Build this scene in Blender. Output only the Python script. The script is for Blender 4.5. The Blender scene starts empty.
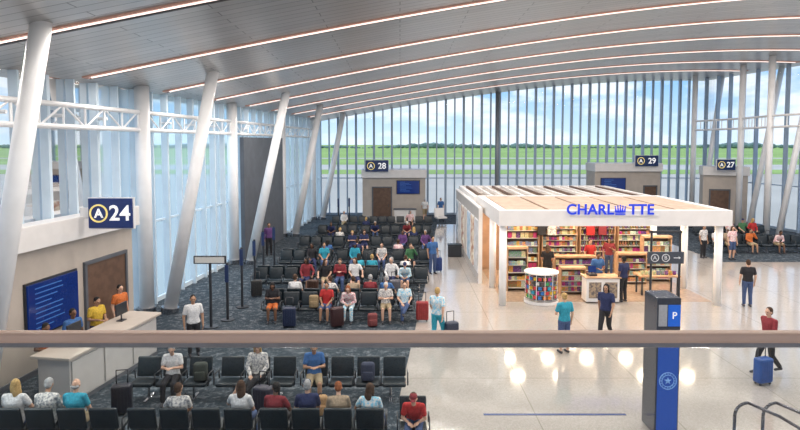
import bpy, bmesh, math, random
from mathutils import Vector, Matrix
random.seed(7)
PI=math.pi; F=600.0; EYE=6.0
col=bpy.context.scene.collection
try:
    bpy.context.scene.view_settings.view_transform='Standard'
except Exception: pass
# ------------------------------------------------------------ materials
MC={}
def pbr(name,c,rough=.5,metal=0,noise=0,scale=20,emit=None,es=0,c2=None,bump=0,spec=.5):
    if name in MC: return MC[name]
    m=bpy.data.materials.new(name); m.use_nodes=True; n=m.node_tree; b=n.nodes['Principled BSDF']
    b.inputs['Base Color'].default_value=(*c,1); b.inputs['Roughness'].default_value=rough; b.inputs['Metallic'].default_value=metal
    b.inputs['Specular IOR Level'].default_value=spec
    tc=n.nodes.new('ShaderNodeTexCoord'); nz=n.nodes.new('ShaderNodeTexNoise'); nz.inputs['Scale'].default_value=scale
    n.links.new(tc.outputs['Object'],nz.inputs['Vector'])
    if noise or c2:
        r=n.nodes.new('ShaderNodeValToRGB'); c2=c2 or tuple(x*(1-noise) for x in c)
        r.color_ramp.elements[0].position=.4; r.color_ramp.elements[1].position=.62
        r.color_ramp.elements[0].color=(*c2,1); r.color_ramp.elements[1].color=(*c,1)
        n.links.new(nz.outputs['Fac'],r.inputs['Fac']); n.links.new(r.outputs['Color'],b.inputs['Base Color'])
    if bump:
        bp=n.nodes.new('ShaderNodeBump'); bp.inputs['Strength'].default_value=bump
        n.links.new(nz.outputs['Fac'],bp.inputs['Height']); n.links.new(bp.outputs['Normal'],b.inputs['Normal'])
    if emit: b.inputs['Emission Color'].default_value=(*emit,1); b.inputs['Emission Strength'].default_value=es
    MC[name]=m; return m
def glass(name,tint,white=0.0,ior=1.25):
    if name in MC: return MC[name]
    m=bpy.data.materials.new(name); m.use_nodes=True; n=m.node_tree; n.nodes.clear()
    out=n.nodes.new('ShaderNodeOutputMaterial'); t=n.nodes.new('ShaderNodeBsdfTransparent'); t.inputs[0].default_value=(*tint,1)
    g=n.nodes.new('ShaderNodeBsdfGlossy'); g.inputs['Roughness'].default_value=.03
    fr=n.nodes.new('ShaderNodeFresnel'); fr.inputs[0].default_value=ior
    mx=n.nodes.new('ShaderNodeMixShader'); n.links.new(fr.outputs[0],mx.inputs[0]); n.links.new(t.outputs[0],mx.inputs[1]); n.links.new(g.outputs[0],mx.inputs[2])
    last=mx
    if white:
        tl=n.nodes.new('ShaderNodeBsdfTranslucent'); tl.inputs[0].default_value=(.70,.90,1,1)
        m2=n.nodes.new('ShaderNodeMixShader'); m2.inputs[0].default_value=white
        n.links.new(mx.outputs[0],m2.inputs[1]); n.links.new(tl.outputs[0],m2.inputs[2]); last=m2
    n.links.new(last.outputs[0],out.inputs[0]); MC[name]=m; return m
PATT=[(.65,.25,.3),(.2,.55,.75),(.25,.26,.28)]
def fab(c):
    k='fabric_%02x%02x%02x'%tuple(int(max(0,min(1,v))*255) for v in c)
    if c in PATT: return pbr(k,c,.85,c2=(.75,.72,.68),scale=22)
    return pbr(k,c,.85,noise=.25,scale=30)
WHITE=pbr('white_paint',(.80,.78,.76),.4,noise=.04,scale=3)
DESK=pbr('desk_offwhite',(.58,.56,.54),.4,noise=.05,scale=3)
STEELW=pbr('white_steel',(.86,.86,.86),.3,noise=.05,scale=2)
BEIGE=pbr('beige_panel',(.52,.46,.40),.5,noise=.08,scale=2)
GREYW=pbr('grey_panel',(.12,.13,.15),.5,noise=.15,scale=2)
LGREY=pbr('light_grey_panel',(.48,.46,.44),.5,noise=.08,scale=2)
DARK=pbr('dark_metal',(.03,.033,.04),.4,noise=.2)
BLACK=pbr('black_leather',(.012,.021,.028),.42,noise=.3,scale=15)
CHROME=pbr('brushed_chrome',(.45,.45,.47),.22,1,noise=.1)
BLUE=pbr('sign_blue',(.012,.035,.17),.35,noise=.1)
DSIGN=pbr('sign_navy',(.012,.035,.13),.35,noise=.1)
SCREEN=pbr('screen_blue',(.005,.012,.06),.12,emit=(.01,.04,.24),es=.4,noise=.1)
TXT=pbr('white_letter',(.9,.9,.9),.5,emit=(1,1,1),es=.4,noise=.02)
DTXT=pbr('soft_white_letter',(.6,.62,.65),.5,noise=.02)
BTXT=pbr('blue_letter',(.01,.04,.55),.4,emit=(.01,.05,.8),es=.35,noise=.05)
GOLD=pbr('gold_letter',(.8,.62,.2),.4,emit=(1,.8,.3),es=.4,noise=.05)
BROWN=pbr('brown_door',(.15,.085,.055),.5,noise=.25,scale=4)
ORNG=pbr('orange_wood',(.55,.34,.20),.45,noise=.2,scale=5)
WOODT=pbr('tan_roof',(.50,.37,.28),.6,noise=.2,scale=3)
FIN=pbr('mullion_grey',(.33,.43,.55),.4,.1,noise=.08,scale=2)
FINW=pbr('mullion_white',(.66,.77,.85),.35,.1,noise=.05,scale=2)
GL=glass('clear_glass',(.87,.94,.97)); GLF=glass('fritted_glass',(.66,.86,.96),.3); GLR=glass('balustrade_glass',(.95,.975,.975),0,1.3)
# ------------------------------------------------------------ mesh helpers
def tag(o,label=None,cat=None,group=None,kind=None):
    if label: o['label']=label
    if cat: o['category']=cat
    if group: o['group']=group
    if kind: o['kind']=kind
    return o
def link(o,parent=None):
    col.objects.link(o)
    if parent: o.parent=parent
    return o
def empty(name,loc,rz=0,label=None,cat=None,group=None):
    o=bpy.data.objects.new(name,None); o.location=loc; o.rotation_euler=(0,0,rz); o.empty_display_size=.2
    link(o); return tag(o,label,cat,group)
class G:
    def __init__(s): s.bm=bmesh.new()
    def box(s,c,d,rot=None,bev=0,seg=2):
        r=bmesh.ops.create_cube(s.bm,size=1); v=r['verts']
        M=Matrix.Translation(c)@((rot or Matrix.Identity(4)))@Matrix.Diagonal((*d,1))
        bmesh.ops.transform(s.bm,matrix=M,verts=v)
        if bev:
            e=list({x for q in v for x in q.link_edges}); bmesh.ops.bevel(s.bm,geom=e,offset=bev,segments=seg,affect='EDGES',profile=.5)
        return s
    def cyl(s,p0,p1,r0,r1=None,n=14):
        p0=Vector(p0);p1=Vector(p1);d=p1-p0; r1=r0 if r1 is None else r1
        M=Matrix.Translation((p0+p1)/2)@d.to_track_quat('Z','Y').to_matrix().to_4x4()
        bmesh.ops.create_cone(s.bm,cap_ends=True,segments=n,radius1=r0,radius2=r1,depth=d.length,matrix=M); return s
    def sph(s,c,r,sc=(1,1,1),sub=2):
        bmesh.ops.create_icosphere(s.bm,subdivisions=sub,radius=r,matrix=Matrix.Translation(c)@Matrix.Diagonal((*sc,1))); return s
    def tube(s,pts,r,n=8):
        for a,b in zip(pts,pts[1:]): s.cyl(a,b,r,n=n); s.sph(b,r,sub=1)
        return s
    def prism(s,pts,z0,z1):
        a=[s.bm.verts.new((x,y,z0)) for x,y in pts]; b=[s.bm.verts.new((x,y,z1)) for x,y in pts]
        s.bm.faces.new(a[::-1]); s.bm.faces.new(b)
        for i in range(len(pts)): j=(i+1)%len(pts); s.bm.faces.new((a[i],a[j],b[j],b[i]))
        return s
    def hexa(s,p):
        v=[s.bm.verts.new(q) for q in p]
        for f in ((3,2,1,0),(4,5,6,7),(0,1,5,4),(1,2,6,5),(2,3,7,6),(3,0,4,7)): s.bm.faces.new([v[i] for i in f])
        return s
    def mesh(s,name,mat,smooth=False):
        bmesh.ops.recalc_face_normals(s.bm,faces=s.bm.faces)
        m=bpy.data.meshes.new(name); s.bm.to_mesh(m); s.bm.free()
        if mat: m.materials.append(mat)
        if smooth:
            for p in m.polygons: p.use_smooth=True
        return m
    def obj(s,name,mat,parent=None,smooth=False,loc=None):
        o=bpy.data.objects.new(name,s.mesh(name,mat,smooth)); link(o,parent)
        if loc: o.location=loc
        return o
def inst(name,mesh,parent=None,loc=(0,0,0),rz=0):
    o=bpy.data.objects.new(name,mesh); o.location=loc; o.rotation_euler=(0,0,rz); return link(o,parent)
def struct(o): o['kind']='structure'; return o
def RX(a): return Matrix.Rotation(a,4,'X')
def RY(a): return Matrix.Rotation(a,4,'Y')
def RZ(a): return Matrix.Rotation(a,4,'Z')
TM={}
def text(s,size,mat,parent,loc,name='lettering',ext=.01,rz=0,bold=.0,sp=1.0):
    k=(s,size,mat.name)
    if k not in TM:
        c=bpy.data.curves.new('lettering','FONT'); c.body=s; c.size=size; c.extrude=ext; c.align_x='CENTER'; c.align_y='CENTER'; c.offset=bold; c.space_character=sp
        t=bpy.data.objects.new('t',c); col.objects.link(t); bpy.context.view_layer.update()
        me=bpy.data.meshes.new_from_object(t.evaluated_get(bpy.context.evaluated_depsgraph_get())); me.materials.clear(); me.materials.append(mat)
        bpy.data.objects.remove(t); TM[k]=me
    o=bpy.data.objects.new(name,TM[k]); o.location=loc; o.rotation_euler=(PI/2,0,rz); return link(o,parent)
def ring(R,r,mat,parent,loc,name='ring',n=28):
    bm=bmesh.new(); vs=[]
    for i in range(n):
        a=2*PI*i/n; vs.append([bm.verts.new((q*math.cos(a),y,q*math.sin(a))) for q,y in ((R,0),(r,0),(r,-.02),(R,-.02))])
    for i in range(n):
        A=vs[i];B=vs[(i+1)%n]
        for k in range(4): bm.faces.new((A[k],A[(k+1)%4],B[(k+1)%4],B[k]))
    bmesh.ops.recalc_face_normals(bm,faces=bm.faces)
    m=bpy.data.meshes.new(name); bm.to_mesh(m); bm.free(); m.materials.append(mat)
    return inst(name,m,parent,loc)
ORD=['first','second','third','fourth','fifth','sixth','seventh','eighth','ninth','tenth','eleventh','twelfth','thirteenth','fourteenth']
# ------------------------------------------------------------ camera
TH=math.radians(3.5); PY=143+F*math.tan(TH)
cd=bpy.data.cameras.new('camera'); cam=bpy.data.objects.new('camera',cd); link(cam)
cam.location=(0,0,EYE); cam.rotation_euler=(PI/2-TH,0,0); cd.sensor_width=36; cd.lens=F/800*36; cd.shift_y=-(215-PY)/800; cd.clip_end=5000; cd.clip_start=.05
bpy.context.scene.camera=cam
def X(px,d): return (px-400)/F*d
# ------------------------------------------------------------ world and sun
w=bpy.data.worlds.new('sky'); bpy.context.scene.world=w; w.use_nodes=True; n=w.node_tree
bg=n.nodes['Background']; tc=n.nodes.new('ShaderNodeTexCoord'); sp=n.nodes.new('ShaderNodeSeparateXYZ'); n.links.new(tc.outputs['Generated'],sp.inputs[0])
r=n.nodes.new('ShaderNodeValToRGB'); e=r.color_ramp.elements; e[0].position=0; e[0].color=(.72,.86,.97,1); e[1].position=.5; e[1].color=(.12,.33,.80,1)
x=r.color_ramp.elements.new(.10); x.color=(.30,.57,.93,1); n.links.new(sp.outputs[2],r.inputs[0])
mp=n.nodes.new('ShaderNodeMapping'); mp.inputs['Scale'].default_value=(1,1,2.8); n.links.new(tc.outputs['Generated'],mp.inputs[0])
nz=n.nodes.new('ShaderNodeTexNoise'); nz.inputs['Scale'].default_value=9; nz.inputs['Detail'].default_value=8; n.links.new(mp.outputs[0],nz.inputs['Vector'])
cr=n.nodes.new('ShaderNodeValToRGB'); cr.color_ramp.elements[0].position=.44; cr.color_ramp.elements[1].position=.58; n.links.new(nz.outputs['Fac'],cr.inputs[0])
mx=n.nodes.new('ShaderNodeMixRGB'); n.links.new(cr.outputs[0],mx.inputs[0]); n.links.new(r.outputs[0],mx.inputs[1]); mx.inputs[2].default_value=(.93,.95,1,1)
n.links.new(mx.outputs[0],bg.inputs[0]); bg.inputs[1].default_value=1.25
sd=bpy.data.lights.new('sun','SUN'); sd.energy=2.2; sd.angle=.03; sd.color=(1,.96,.9); so=bpy.data.objects.new('sun',sd); link(so); so.rotation_euler=(math.radians(38),0,math.radians(-70)); so.location=(0,0,40)
# ------------------------------------------------------------ room envelope
def xl(d): return -9.4+.095*(d-20.7)
def xr(d): return 24.6+.2*(50-d)
def zc(x,d):
    t=x-xl(d); B=1+.15*max(0,min(1,(50-d)/25)); 
    return EYE+1.85+B*3.35*math.sin(PI/2*max(t,-1.5)/30)
FAR=50.0
tz=bpy.data.materials.new('terrazzo'); tz.use_nodes=True; n=tz.node_tree; b=n.nodes['Principled BSDF']
tc=n.nodes.new('ShaderNodeTexCoord'); v=n.nodes.new('ShaderNodeTexVoronoi'); v.inputs['Scale'].default_value=30; n.links.new(tc.outputs['Object'],v.inputs['Vector'])
r=n.nodes.new('ShaderNodeValToRGB'); r.color_ramp.elements[0].color=(.36,.33,.30,1); r.color_ramp.elements[1].color=(.46,.425,.39,1); n.links.new(v.outputs['Color'],r.inputs[0])
bk=n.nodes.new('ShaderNodeTexBrick'); bk.offset=0; bk.inputs['Scale'].default_value=1; bk.inputs['Mortar Size'].default_value=.012; bk.inputs['Brick Width'].default_value=3; bk.inputs['Row Height'].default_value=3
n.links.new(tc.outputs['Object'],bk.inputs['Vector']); bk.inputs['Mortar'].default_value=(.27,.24,.21,1); n.links.new(r.outputs[0],bk.inputs['Color1']); n.links.new(r.outputs[0],bk.inputs['Color2'])
n.links.new(bk.outputs['Color'],b.inputs['Base Color']); b.inputs['Roughness'].default_value=.09; b.inputs['Specular IOR Level'].default_value=.8; b.inputs['IOR'].default_value=1.7
cp=bpy.data.materials.new('carpet'); cp.use_nodes=True; n=cp.node_tree; b=n.nodes['Principled BSDF']
tc=n.nodes.new('ShaderNodeTexCoord'); nz=n.nodes.new('ShaderNodeTexNoise'); nz.inputs['Scale'].default_value=4; nz.inputs['Detail'].default_value=8; nz.inputs['Roughness'].default_value=.85; n.links.new(tc.outputs['Object'],nz.inputs['Vector'])
r=n.nodes.new('ShaderNodeValToRGB'); r.color_ramp.elements[0].position=.5; r.color_ramp.elements[0].color=(.014,.028,.042,1); r.color_ramp.elements[1].position=.60; r.color_ramp.elements[1].color=(.15,.17,.19,1)
n.links.new(nz.outputs['Fac'],r.inputs[0]); n.links.new(r.outputs[0],b.inputs['Base Color']); b.inputs['Roughness'].default_value=.95
struct(G().prism([(xl(-6),-6),(xr(-6),-6),(xr(FAR),FAR),(xl(FAR),FAR)],-.4,0).obj('floor',tz))
struct(G().prism([(xl(-6),-6),(-.1,-6),(0,14),(1.5,29.5),(2.2,38),(2.7,44),(4.9,44.3),(4.9,FAR),(xl(FAR),FAR)],.0,.012).obj('floor_carpet',cp))
struct(G().prism([(16.2,30),(xr(30),30),(xr(FAR),FAR),(16.2,FAR)],.0,.012).obj('floor_carpet_right',cp))
tag(G().prism([(1.85,12.9),(5.0,12.9),(5.0,12.98),(1.85,12.98)],.0,.006).obj('floor_inlay',pbr('inlay_blue',(.03,.06,.2),.2,noise=.1)),kind='structure')
struct(G().prism([(-40,-6),(60,-6),(60,1.95),(-40,1.95)],4.05,4.4).obj('floor_mezzanine',BEIGE))
cm=bpy.data.materials.new('ceiling_panels'); cm.use_nodes=True; n=cm.node_tree; b=n.nodes['Principled BSDF']
tc=n.nodes.new('ShaderNodeTexCoord'); bk=n.nodes.new('ShaderNodeTexBrick'); bk.offset=.5; bk.inputs['Scale'].default_value=1; bk.inputs['Brick Width'].default_value=4.2; bk.inputs['Row Height'].default_value=.36; bk.inputs['Mortar Size'].default_value=.014
bk.inputs['Color1'].default_value=(.58,.565,.555,1); bk.inputs['Color2'].default_value=(.51,.50,.49,1); bk.inputs['Mortar'].default_value=(.2,.195,.19,1)
n.links.new(tc.outputs['Object'],bk.inputs['Vector']); n.links.new(bk.outputs['Color'],b.inputs['Base Color']); b.inputs['Roughness'].default_value=.3; b.inputs['Metallic'].default_value=.4
bm=bmesh.new(); rows=[]
NX,NY=50,60
for j in range(NY+1):
    d=-8+(FAR+.6+8)*j/NY; x0=xl(d)-.6; x1=xr(d)+1
    rows.append([bm.verts.new((x0+(x1-x0)*i/NX,d,zc(x0+(x1-x0)*i/NX,d))) for i in range(NX+1)])
for j in range(NY):
    for i in range(NX): bm.faces.new((rows[j][i],rows[j+1][i],rows[j+1][i+1],rows[j][i+1]))
me=bpy.data.meshes.new('ceiling'); bm.to_mesh(me); bm.free(); me.materials.append(cm)
for p in me.polygons: p.use_smooth=True
ce=inst('ceiling',me); struct(ce); sm=ce.modifiers.new('s','SOLIDIFY'); sm.thickness=.5; sm.offset=-1
LST=pbr('strip_diffuser',(1,.88,.84),.5,emit=(1,.80,.72),es=1.25,noise=.01); TRIM=pbr('strip_trim_glow',(.50,.30,.23),.5,.0,noise=.1,emit=(.9,.42,.32),es=.12); SLOT=pbr('slot_dark',(.06,.055,.055),.5,noise=.1)  # trim is no lamp; spilled light is painted on it as faint glow
def ribbon(d,w0,w1,dz,x0,x1,th=.05):
    g=G(); N=60; prev=None; bm=g.bm
    for i in range(N+1):
        x=x0+(x1-x0)*i/N; q=[bm.verts.new((x,d+a,zc(x,d+a)-dz-k)) for a,k in ((w0,0),(w1,0),(w1,th),(w0,th))]
        if prev:
            for k in range(4): bm.faces.new((prev[k],prev[(k+1)%4],q[(k+1)%4],q[k]))
        else: bm.faces.new(q)
        prev=q
    bm.faces.new(prev); return g
for i,d in enumerate([8.2,12.9,17.8,22.6,27,31.3,35.6,39.9,44.2]):
    t=empty('ceiling_strip_light',(0,0,0),0,'long recessed strip light running across the curved ceiling, %s from the viewer'%ORD[i],'ceiling light','ceiling strip lights')
    k=.55 if d<15 else .8
    ribbon(d,-.20*k,.20*k,.0,xl(d)+.4,xr(d)-.4,.04).obj('trim',TRIM,t); ribbon(d,-.05*k,.05*k,.03,xl(d)+.6,xr(d)-.6,.04).obj('diffuser',LST,t)
    ribbon(d,.24,.31,-.02,xl(d)+.4,xr(d)-.4).obj('slot',SLOT,t)
    NS=9; L=(xr(d)-xl(d)-1.4)/NS
    for j in range(NS):
        xa_=xl(d)+.7+L*j; xb_=xa_+L; za_,zb_=zc(xa_,d),zc(xb_,d)
        ld=bpy.data.lights.new('ceiling_lamp','AREA'); ld.shape='RECTANGLE'; ld.size=L*.98; ld.size_y=.035; ld.energy=(150 if d<33 else 16); ld.color=(1,.92,.85)
        lo=bpy.data.objects.new('ceiling_lamp',ld); lo.location=((xa_+xb_)/2,d,(za_+zb_)/2-.085); lo.rotation_euler=(0,-math.atan2(zb_-za_,L),0); link(lo)
wn=[0]
def bay(a,b,za,zb,fin,gl,depth,nrm,fw=.1):
    wn[0]+=1; a=Vector((*a,0)); b=Vector((*b,0)); u=(b-a).normalized(); nn=Vector((*nrm,0)).normalized()
    g=G()
    p=[a-u*fw/2,a+u*fw/2,a+u*fw/2+nn*depth,a-u*fw/2+nn*depth]
    g.hexa([q for q in p]+[q+Vector((0,0,za)) for q in p])
    for z0,z1 in ((0,.18),(3.05,3.12)):
        p=[a,b,b+nn*.1,a+nn*.1]; g.hexa([q+Vector((0,0,z0)) for q in p]+[q+Vector((0,0,z1)) for q in p])
    o=g.obj('window_%d'%wn[0],fin); struct(o)
    g=G(); a2=a-nn*.03; b2=b-nn*.03
    v=[g.bm.verts.new(q) for q in (a2,b2,b2+Vector((0,0,zb)),a2+Vector((0,0,za)))]; g.bm.faces.new(v)
    g.obj('glass_pane',gl,o)
nb=42; x0=xl(FAR)
for i in range(nb):
    a=x0+(xr(FAR)-x0)*i/nb; b=x0+(xr(FAR)-x0)*(i+1)/nb
    bay((a,FAR),(b,FAR),zc(a,FAR),zc(b,FAR),FIN,GL,.28,(0,-1),.10 if i%2 else .17)
N=42
for i in range(N):
    a=3+47*i/N; b=3+47*(i+1)/N
    bay((xl(a),a),(xl(b),b),zc(xl(a),a),zc(xl(b),b),FINW,GLF if a>18 else GL,.24,(1,0),.07 if i%2 else .12)
for i in range(34):
    a=6+44*i/34; b=6+44*(i+1)/34
    bay((xr(a),a),(xr(b),b),zc(xr(a),a),zc(xr(b),b),FIN,GL,.26,(-1,0),.1)
g=G(); p=[(xl(30.6)+.5,30.6,0),(xl(37.4)+.5,37.4,0),(xl(37.4)+.3,37.4,0),(xl(30.6)+.3,30.6,0)]
g.hexa(p+[(x,y,6.3) for x,y,_ in p])
struct(g.obj('wall_left_panel',GREYW))
# columns
cols=[12.3,20.8,29.4,38.1,46.7]
for i,d in enumerate(cols):
    x=-8.9+.081*(d-20.8)
    o=G().cyl((x,d,0),(x,d,zc(x,d)),.25,n=24).obj('column',STEELW,smooth=True); G().cyl((x,d,0),(x,d,.25),.31,n=24).obj('base_collar',CHROME,o)
    tag(o,'upright round white steel column against the left glass wall, %s from the viewer'%ORD[i],'column','upright columns on the left')
    xa=[-8.95,-8.15,-7.45,-6.75,-6.1][i]; xb=[-7.3,-6.45,-5.55,-5.05,-4.4][i]
    o=G().cyl((xa,d+.1,0),(xb,d+.1,zc(xb,d)+.05),.23,.2,n=24).obj('leaning_column',STEELW,smooth=True); G().cyl((xa,d+.1,0),(xa+.03,d+.1,.22),.3,n=20).obj('base_collar',CHROME,o)
    tag(o,'leaning round white steel column tilting in from the left wall, %s from the viewer'%ORD[i],'column','leaning columns on the left')
    if i<4:
        d2=cols[i+1]; xx=-8.9+.081*(d2-20.8); g=G(); q0=.25/(d2-d)
        P=lambda s,z:(x+(xx-x)*s,d+(d2-d)*s,z)
        for z in (6.45,7.05): g.cyl(P(q0,z),P(1-q0,z),.075,n=10)
        for k in range(9):
            s=q0*1.2+(1-2.4*q0)*k/8.0; e=s+(1-2.4*q0)/8
            g.cyl(P(s,6.45),P(s,7.05),.035,n=6)
            if k<8: g.cyl(P(s,6.45 if k%2 else 7.05),P(e,7.05 if k%2 else 6.45),.03,n=6)
        for s in (.25,.5,.75): P0=P(s,6.75); g.cyl(P0,(P0[0]-.45,P0[1],6.75),.05,n=8)
        tag(g.obj('truss',STEELW),'white tubular steel truss spanning between left columns, %s from the viewer'%ORD[i],'truss','trusses along the left wall')
RC=[(24,27.5),(22.3,39.0),(23.75,41.9),(23.2,47.5)]
for i,(x,d) in enumerate(RC):
    if i==1: x,d=23.3,37.9
    tag(G().cyl((x,d,0),(x,d,zc(x,d)),.2,n=22).obj('column',STEELW,smooth=True),'upright round white steel column near the right glass wall, %s from the viewer'%ORD[i],'column','upright columns on the right')
    o=G().cyl((x+.9,d+.2,0),(x+2.8 if i<3 else x+2.2,d+.2,zc(x+2.6,d)),.19,n=20).obj('leaning_column',STEELW,smooth=True)
    tag(o,'leaning white steel column beside the right glass wall, %s from the viewer'%ORD[i],'column','leaning columns on the right')
RC[1]=(23.3,37.9)
for i in range(3):
    x,d=RC[i]; x2,d2=RC[i+1]; g=G(); q0=.19/(d2-d)
    P=lambda s,z:(x+(x2-x)*s,d+(d2-d)*s,z)
    for z in (7.0,7.7): g.cyl(P(q0,z),P(1-q0,z),.07,n=8)
    for k in range(9): s=q0*1.2+(1-2.4*q0)*k/8; g.cyl(P(s,7.0),P(s,7.7),.03,n=6)
    tag(g.obj('truss',STEELW),'white tubular truss joining the right columns, %s from the viewer'%ORD[i],'truss','trusses along the right wall')
tag(G().cyl((X(497,49.2),49.2,0),(X(497,49.2),49.2,zc(8,49.2)),.17,n=18).obj('column',pbr('grey_steel',(.3,.33,.36),.4,.4,noise=.1),smooth=True),'slim grey steel column standing alone in front of the far glass wall','column')
# ------------------------------------------------------------ outside
struct(G().prism([(-2500,-400),(2500,-400),(2500,3500),(-2500,3500)],-4.9,-4.6).obj('ground_tarmac',pbr('tarmac',(.56,.52,.45),.9,noise=.15,scale=.02)))
GR=pbr('grass',(.34,.50,.13),.95,noise=.2,scale=.02)
tag(G().prism([(-2500,205),(2500,205),(2500,3400),(-2500,3400)],-4.6,-4.5).obj('grass_field',GR),'wide green grass field beyond the tarmac outside the windows','grass',kind='stuff')
RW=pbr('runway',(.58,.55,.49),.9,noise=.1,scale=.02)
struct(G().prism([(-2500,400),(2500,400),(2500,425),(-2500,425)],-4.5,-4.45).obj('ground_runway',RW))
struct(G().prism([(-2500,236),(2500,236),(2500,290),(-2500,290)],-4.5,-4.45).obj('ground_taxiway',RW))
g=G()
for i in range(560):
    x=-1900+3800*i/560+random.uniform(-4,4); h=random.uniform(3.5,5.5)+1.8*math.sin(x*.012)+1.2*math.sin(x*.031); h=max(h,1.5); g.sph((x,1150+random.uniform(-20,20),-4.3+h*.75),h,(1.7,.6,.75),sub=1)
tag(g.obj('tree_line',pbr('hazed_foliage',(.20,.31,.28),.95,noise=.3,scale=.2)),'distant hazy green woodland along the horizon','trees',kind='stuff')  # distance haze is mixed into the foliage colour
# ------------------------------------------------------------ balustrade
t=empty('balustrade',(0,1.72,4.418),0,'glass balustrade with a tan metal handrail across the foreground','railing')
G().box((0,0,1.018),(9,.044,.03),bev=.01,seg=3).obj('handrail',pbr('tan_rail_glow',(.66,.44,.33),.5,.0,noise=.06,scale=8,emit=(.7,.45,.34),es=.08),t)  # faint emission lightens the unlit rail, light put into its material
G().box((0,0,.996),(9,.02,.014)).obj('glazing_channel',CHROME,t)
for k in range(3): G().box((-3.0+k*3.0,0,.5),(2.98,.014,.97)).obj('glass_panel',GLR,t)
G().box((0,0,.02),(9,.08,.06)).obj('base_shoe',DARK,t)
# ------------------------------------------------------------ gate booths
def gate_sign(loc,rz,num,w,h,label,mat=None):
    t=empty('gate_sign',loc,rz,label,'sign')
    G().box((0,0,0),(w,.16,h),bev=.012).obj('panel',mat or DSIGN,t)
    G().box((0,.02,0),(w+.05,.1,h+.05)).obj('frame',STEELW,t)
    R=min(h*.34,w*.21)
    ring(R,R*.82,GOLD,t,(-w*.26,-.085,0)); text('A',R*1.35,TXT,t,(-w*.26,-.09,-.01),bold=.01*h); text(num,min(h*.72,w*.5),TXT,t,(w*.22,-.09,-.01),bold=.012*h)
    return t
def booth(loc,rz,w,dep,h,label,door,scr,fas=.65,over=.25):
    t=empty('gate_booth',loc,rz,label,'gate booth')
    G().box((0,dep/2,(h-fas)/2),(w,dep,h-fas)).obj('body',BEIGE,t)
    G().box((0,dep/2-over/2,h-fas/2),(w+2*over*.3,dep+over,fas),bev=.02).obj('fascia',WHITE,t)
    G().box((0,-.02,.08),(w,.05,.16)).obj('baseboard',GREYW,t)
    x0,x1,hd=door; c=(x0+x1)/2
    g=G(); 
    for x in (x0,x1): g.box((x,-.03,hd/2),(.1,.1,hd))
    g.box((c,-.03,hd),(x1-x0+.1,.1,.1)); g.obj('door_frame',GREYW,t)
    d=G().box((c,-.01,hd/2),(x1-x0-.1,.06,hd-.05)).obj('door',BROWN,t)
    g=G(); g.box((x1-.22,-.08,1.05),(.04,.05,.25)); g.obj('handle',CHROME,d)
    if scr:
        a,b,z0,z1=scr; s=G().box(((a+b)/2,-.06,(z0+z1)/2),(b-a,.1,z1-z0),bev=.01).obj('screen',SCREEN,t)
        g=G()
        for k in range(9):
            z=z1-(z1-z0)*(k+1)/10.5; q=(b-a)*random.uniform(.2,.6); g.box((a+.12*(b-a)+q/2,-.115,z),(q,.006,(z1-z0)*.02))
        g.obj('display_text',pbr('display_text',(.03,.1,.3),.5,emit=(.05,.2,.55),es=.35,noise=.05),s)
        G().box(((a+b)/2,-.03,(z0+z1)/2),(b-a+.1,.06,z1-z0+.1)).obj('bezel',DARK,t)
    return t
rzk=math.atan2(1,.12)
booth((-9.4,15.4,0),rzk,8.7,.35,3.93,'beige gate booth wall with brown doorway and blue screen behind the nearest counter',(1.85,3.9,2.5),(-.5,1.42,1.05,2.4),.63)
t=gate_sign((X(110,16.9),16.9,4.02),0,'24',1.24,.84,'large blue gate sign reading A 24 above the nearest booth',BLUE)
G().box((-.74,.03,.0),(.3,.06,.3)).obj('bracket',WHITE,t)
booth((X(394,47.5),47.5,0),0,5.0,2.2,3.9,'pale gate booth at the left of the far glass wall under the A 28 sign',(-1.7,-.2,2.5),(.25,2.0,2.0,3.0))
gate_sign((X(377,47.2),47.1,4.2),0,'28',1.8,.9,'small dark gate sign reading A 28 on the far left booth')
booth((X(628,47.5),47.5,0),0,5.2,2.2,4.4,'pale gate booth at the right of the far glass wall under the A 29 sign',(1.3,2.3,2.6),(-2.1,-.2,1.9,3.2))
gate_sign((X(646,47.2),47.1,4.6),0,'29',1.8,.85,'small dark gate sign reading A 29 on the far right booth')
booth((X(726,43.5),43.5,0),math.radians(-18),2.9,1.6,4.3,'narrow pale gate booth by the right glass wall under the A 27 sign',(-1.0,.3,2.6),None)
gate_sign((X(726,42.8),42.8,4.45),0,'27',1.3,.75,'small dark gate sign reading A 27 on the narrow right booth')
t=empty('gate_counter',(-7.58,15.05,0),math.atan2(1,.16),'boxy white gate counter with beige top in front of the nearest booth','counter')
G().box((0,.0,.56),(3.5,.8,1.12),bev=.01).obj('body',DESK,t); G().box((0,0,1.16),(3.75,1.0,.07),bev=.015).obj('countertop',BEIGE,t); G().box((0,-.01,.05),(3.52,.82,.1)).obj('kick_plate',GREYW,t)
for k in range(3): G().box((-1.16+k*1.16,-.42,.6),(1.08,.03,.9)).obj('front_panel',DESK,t)
def monitor(loc,rz,label):
    t=empty('monitor',loc,rz,label,'monitor','monitors on the gate counter'); G().box((0,0,.32),(.5,.04,.32),bev=.01).obj('screen',DARK,t); G().cyl((0,0,0),(0,0,.2),.02).obj('stand',DARK,t); G().box((0,0,.01),(.22,.18,.02),bev=.005).obj('foot',DARK,t)
monitor((-7.85,14.2,1.2),rzk+PI,'black monitor at the near end of the white gate counter'); monitor((-7.55,16.0,1.2),rzk+PI,'black monitor at the far end of the white gate counter')
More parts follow.
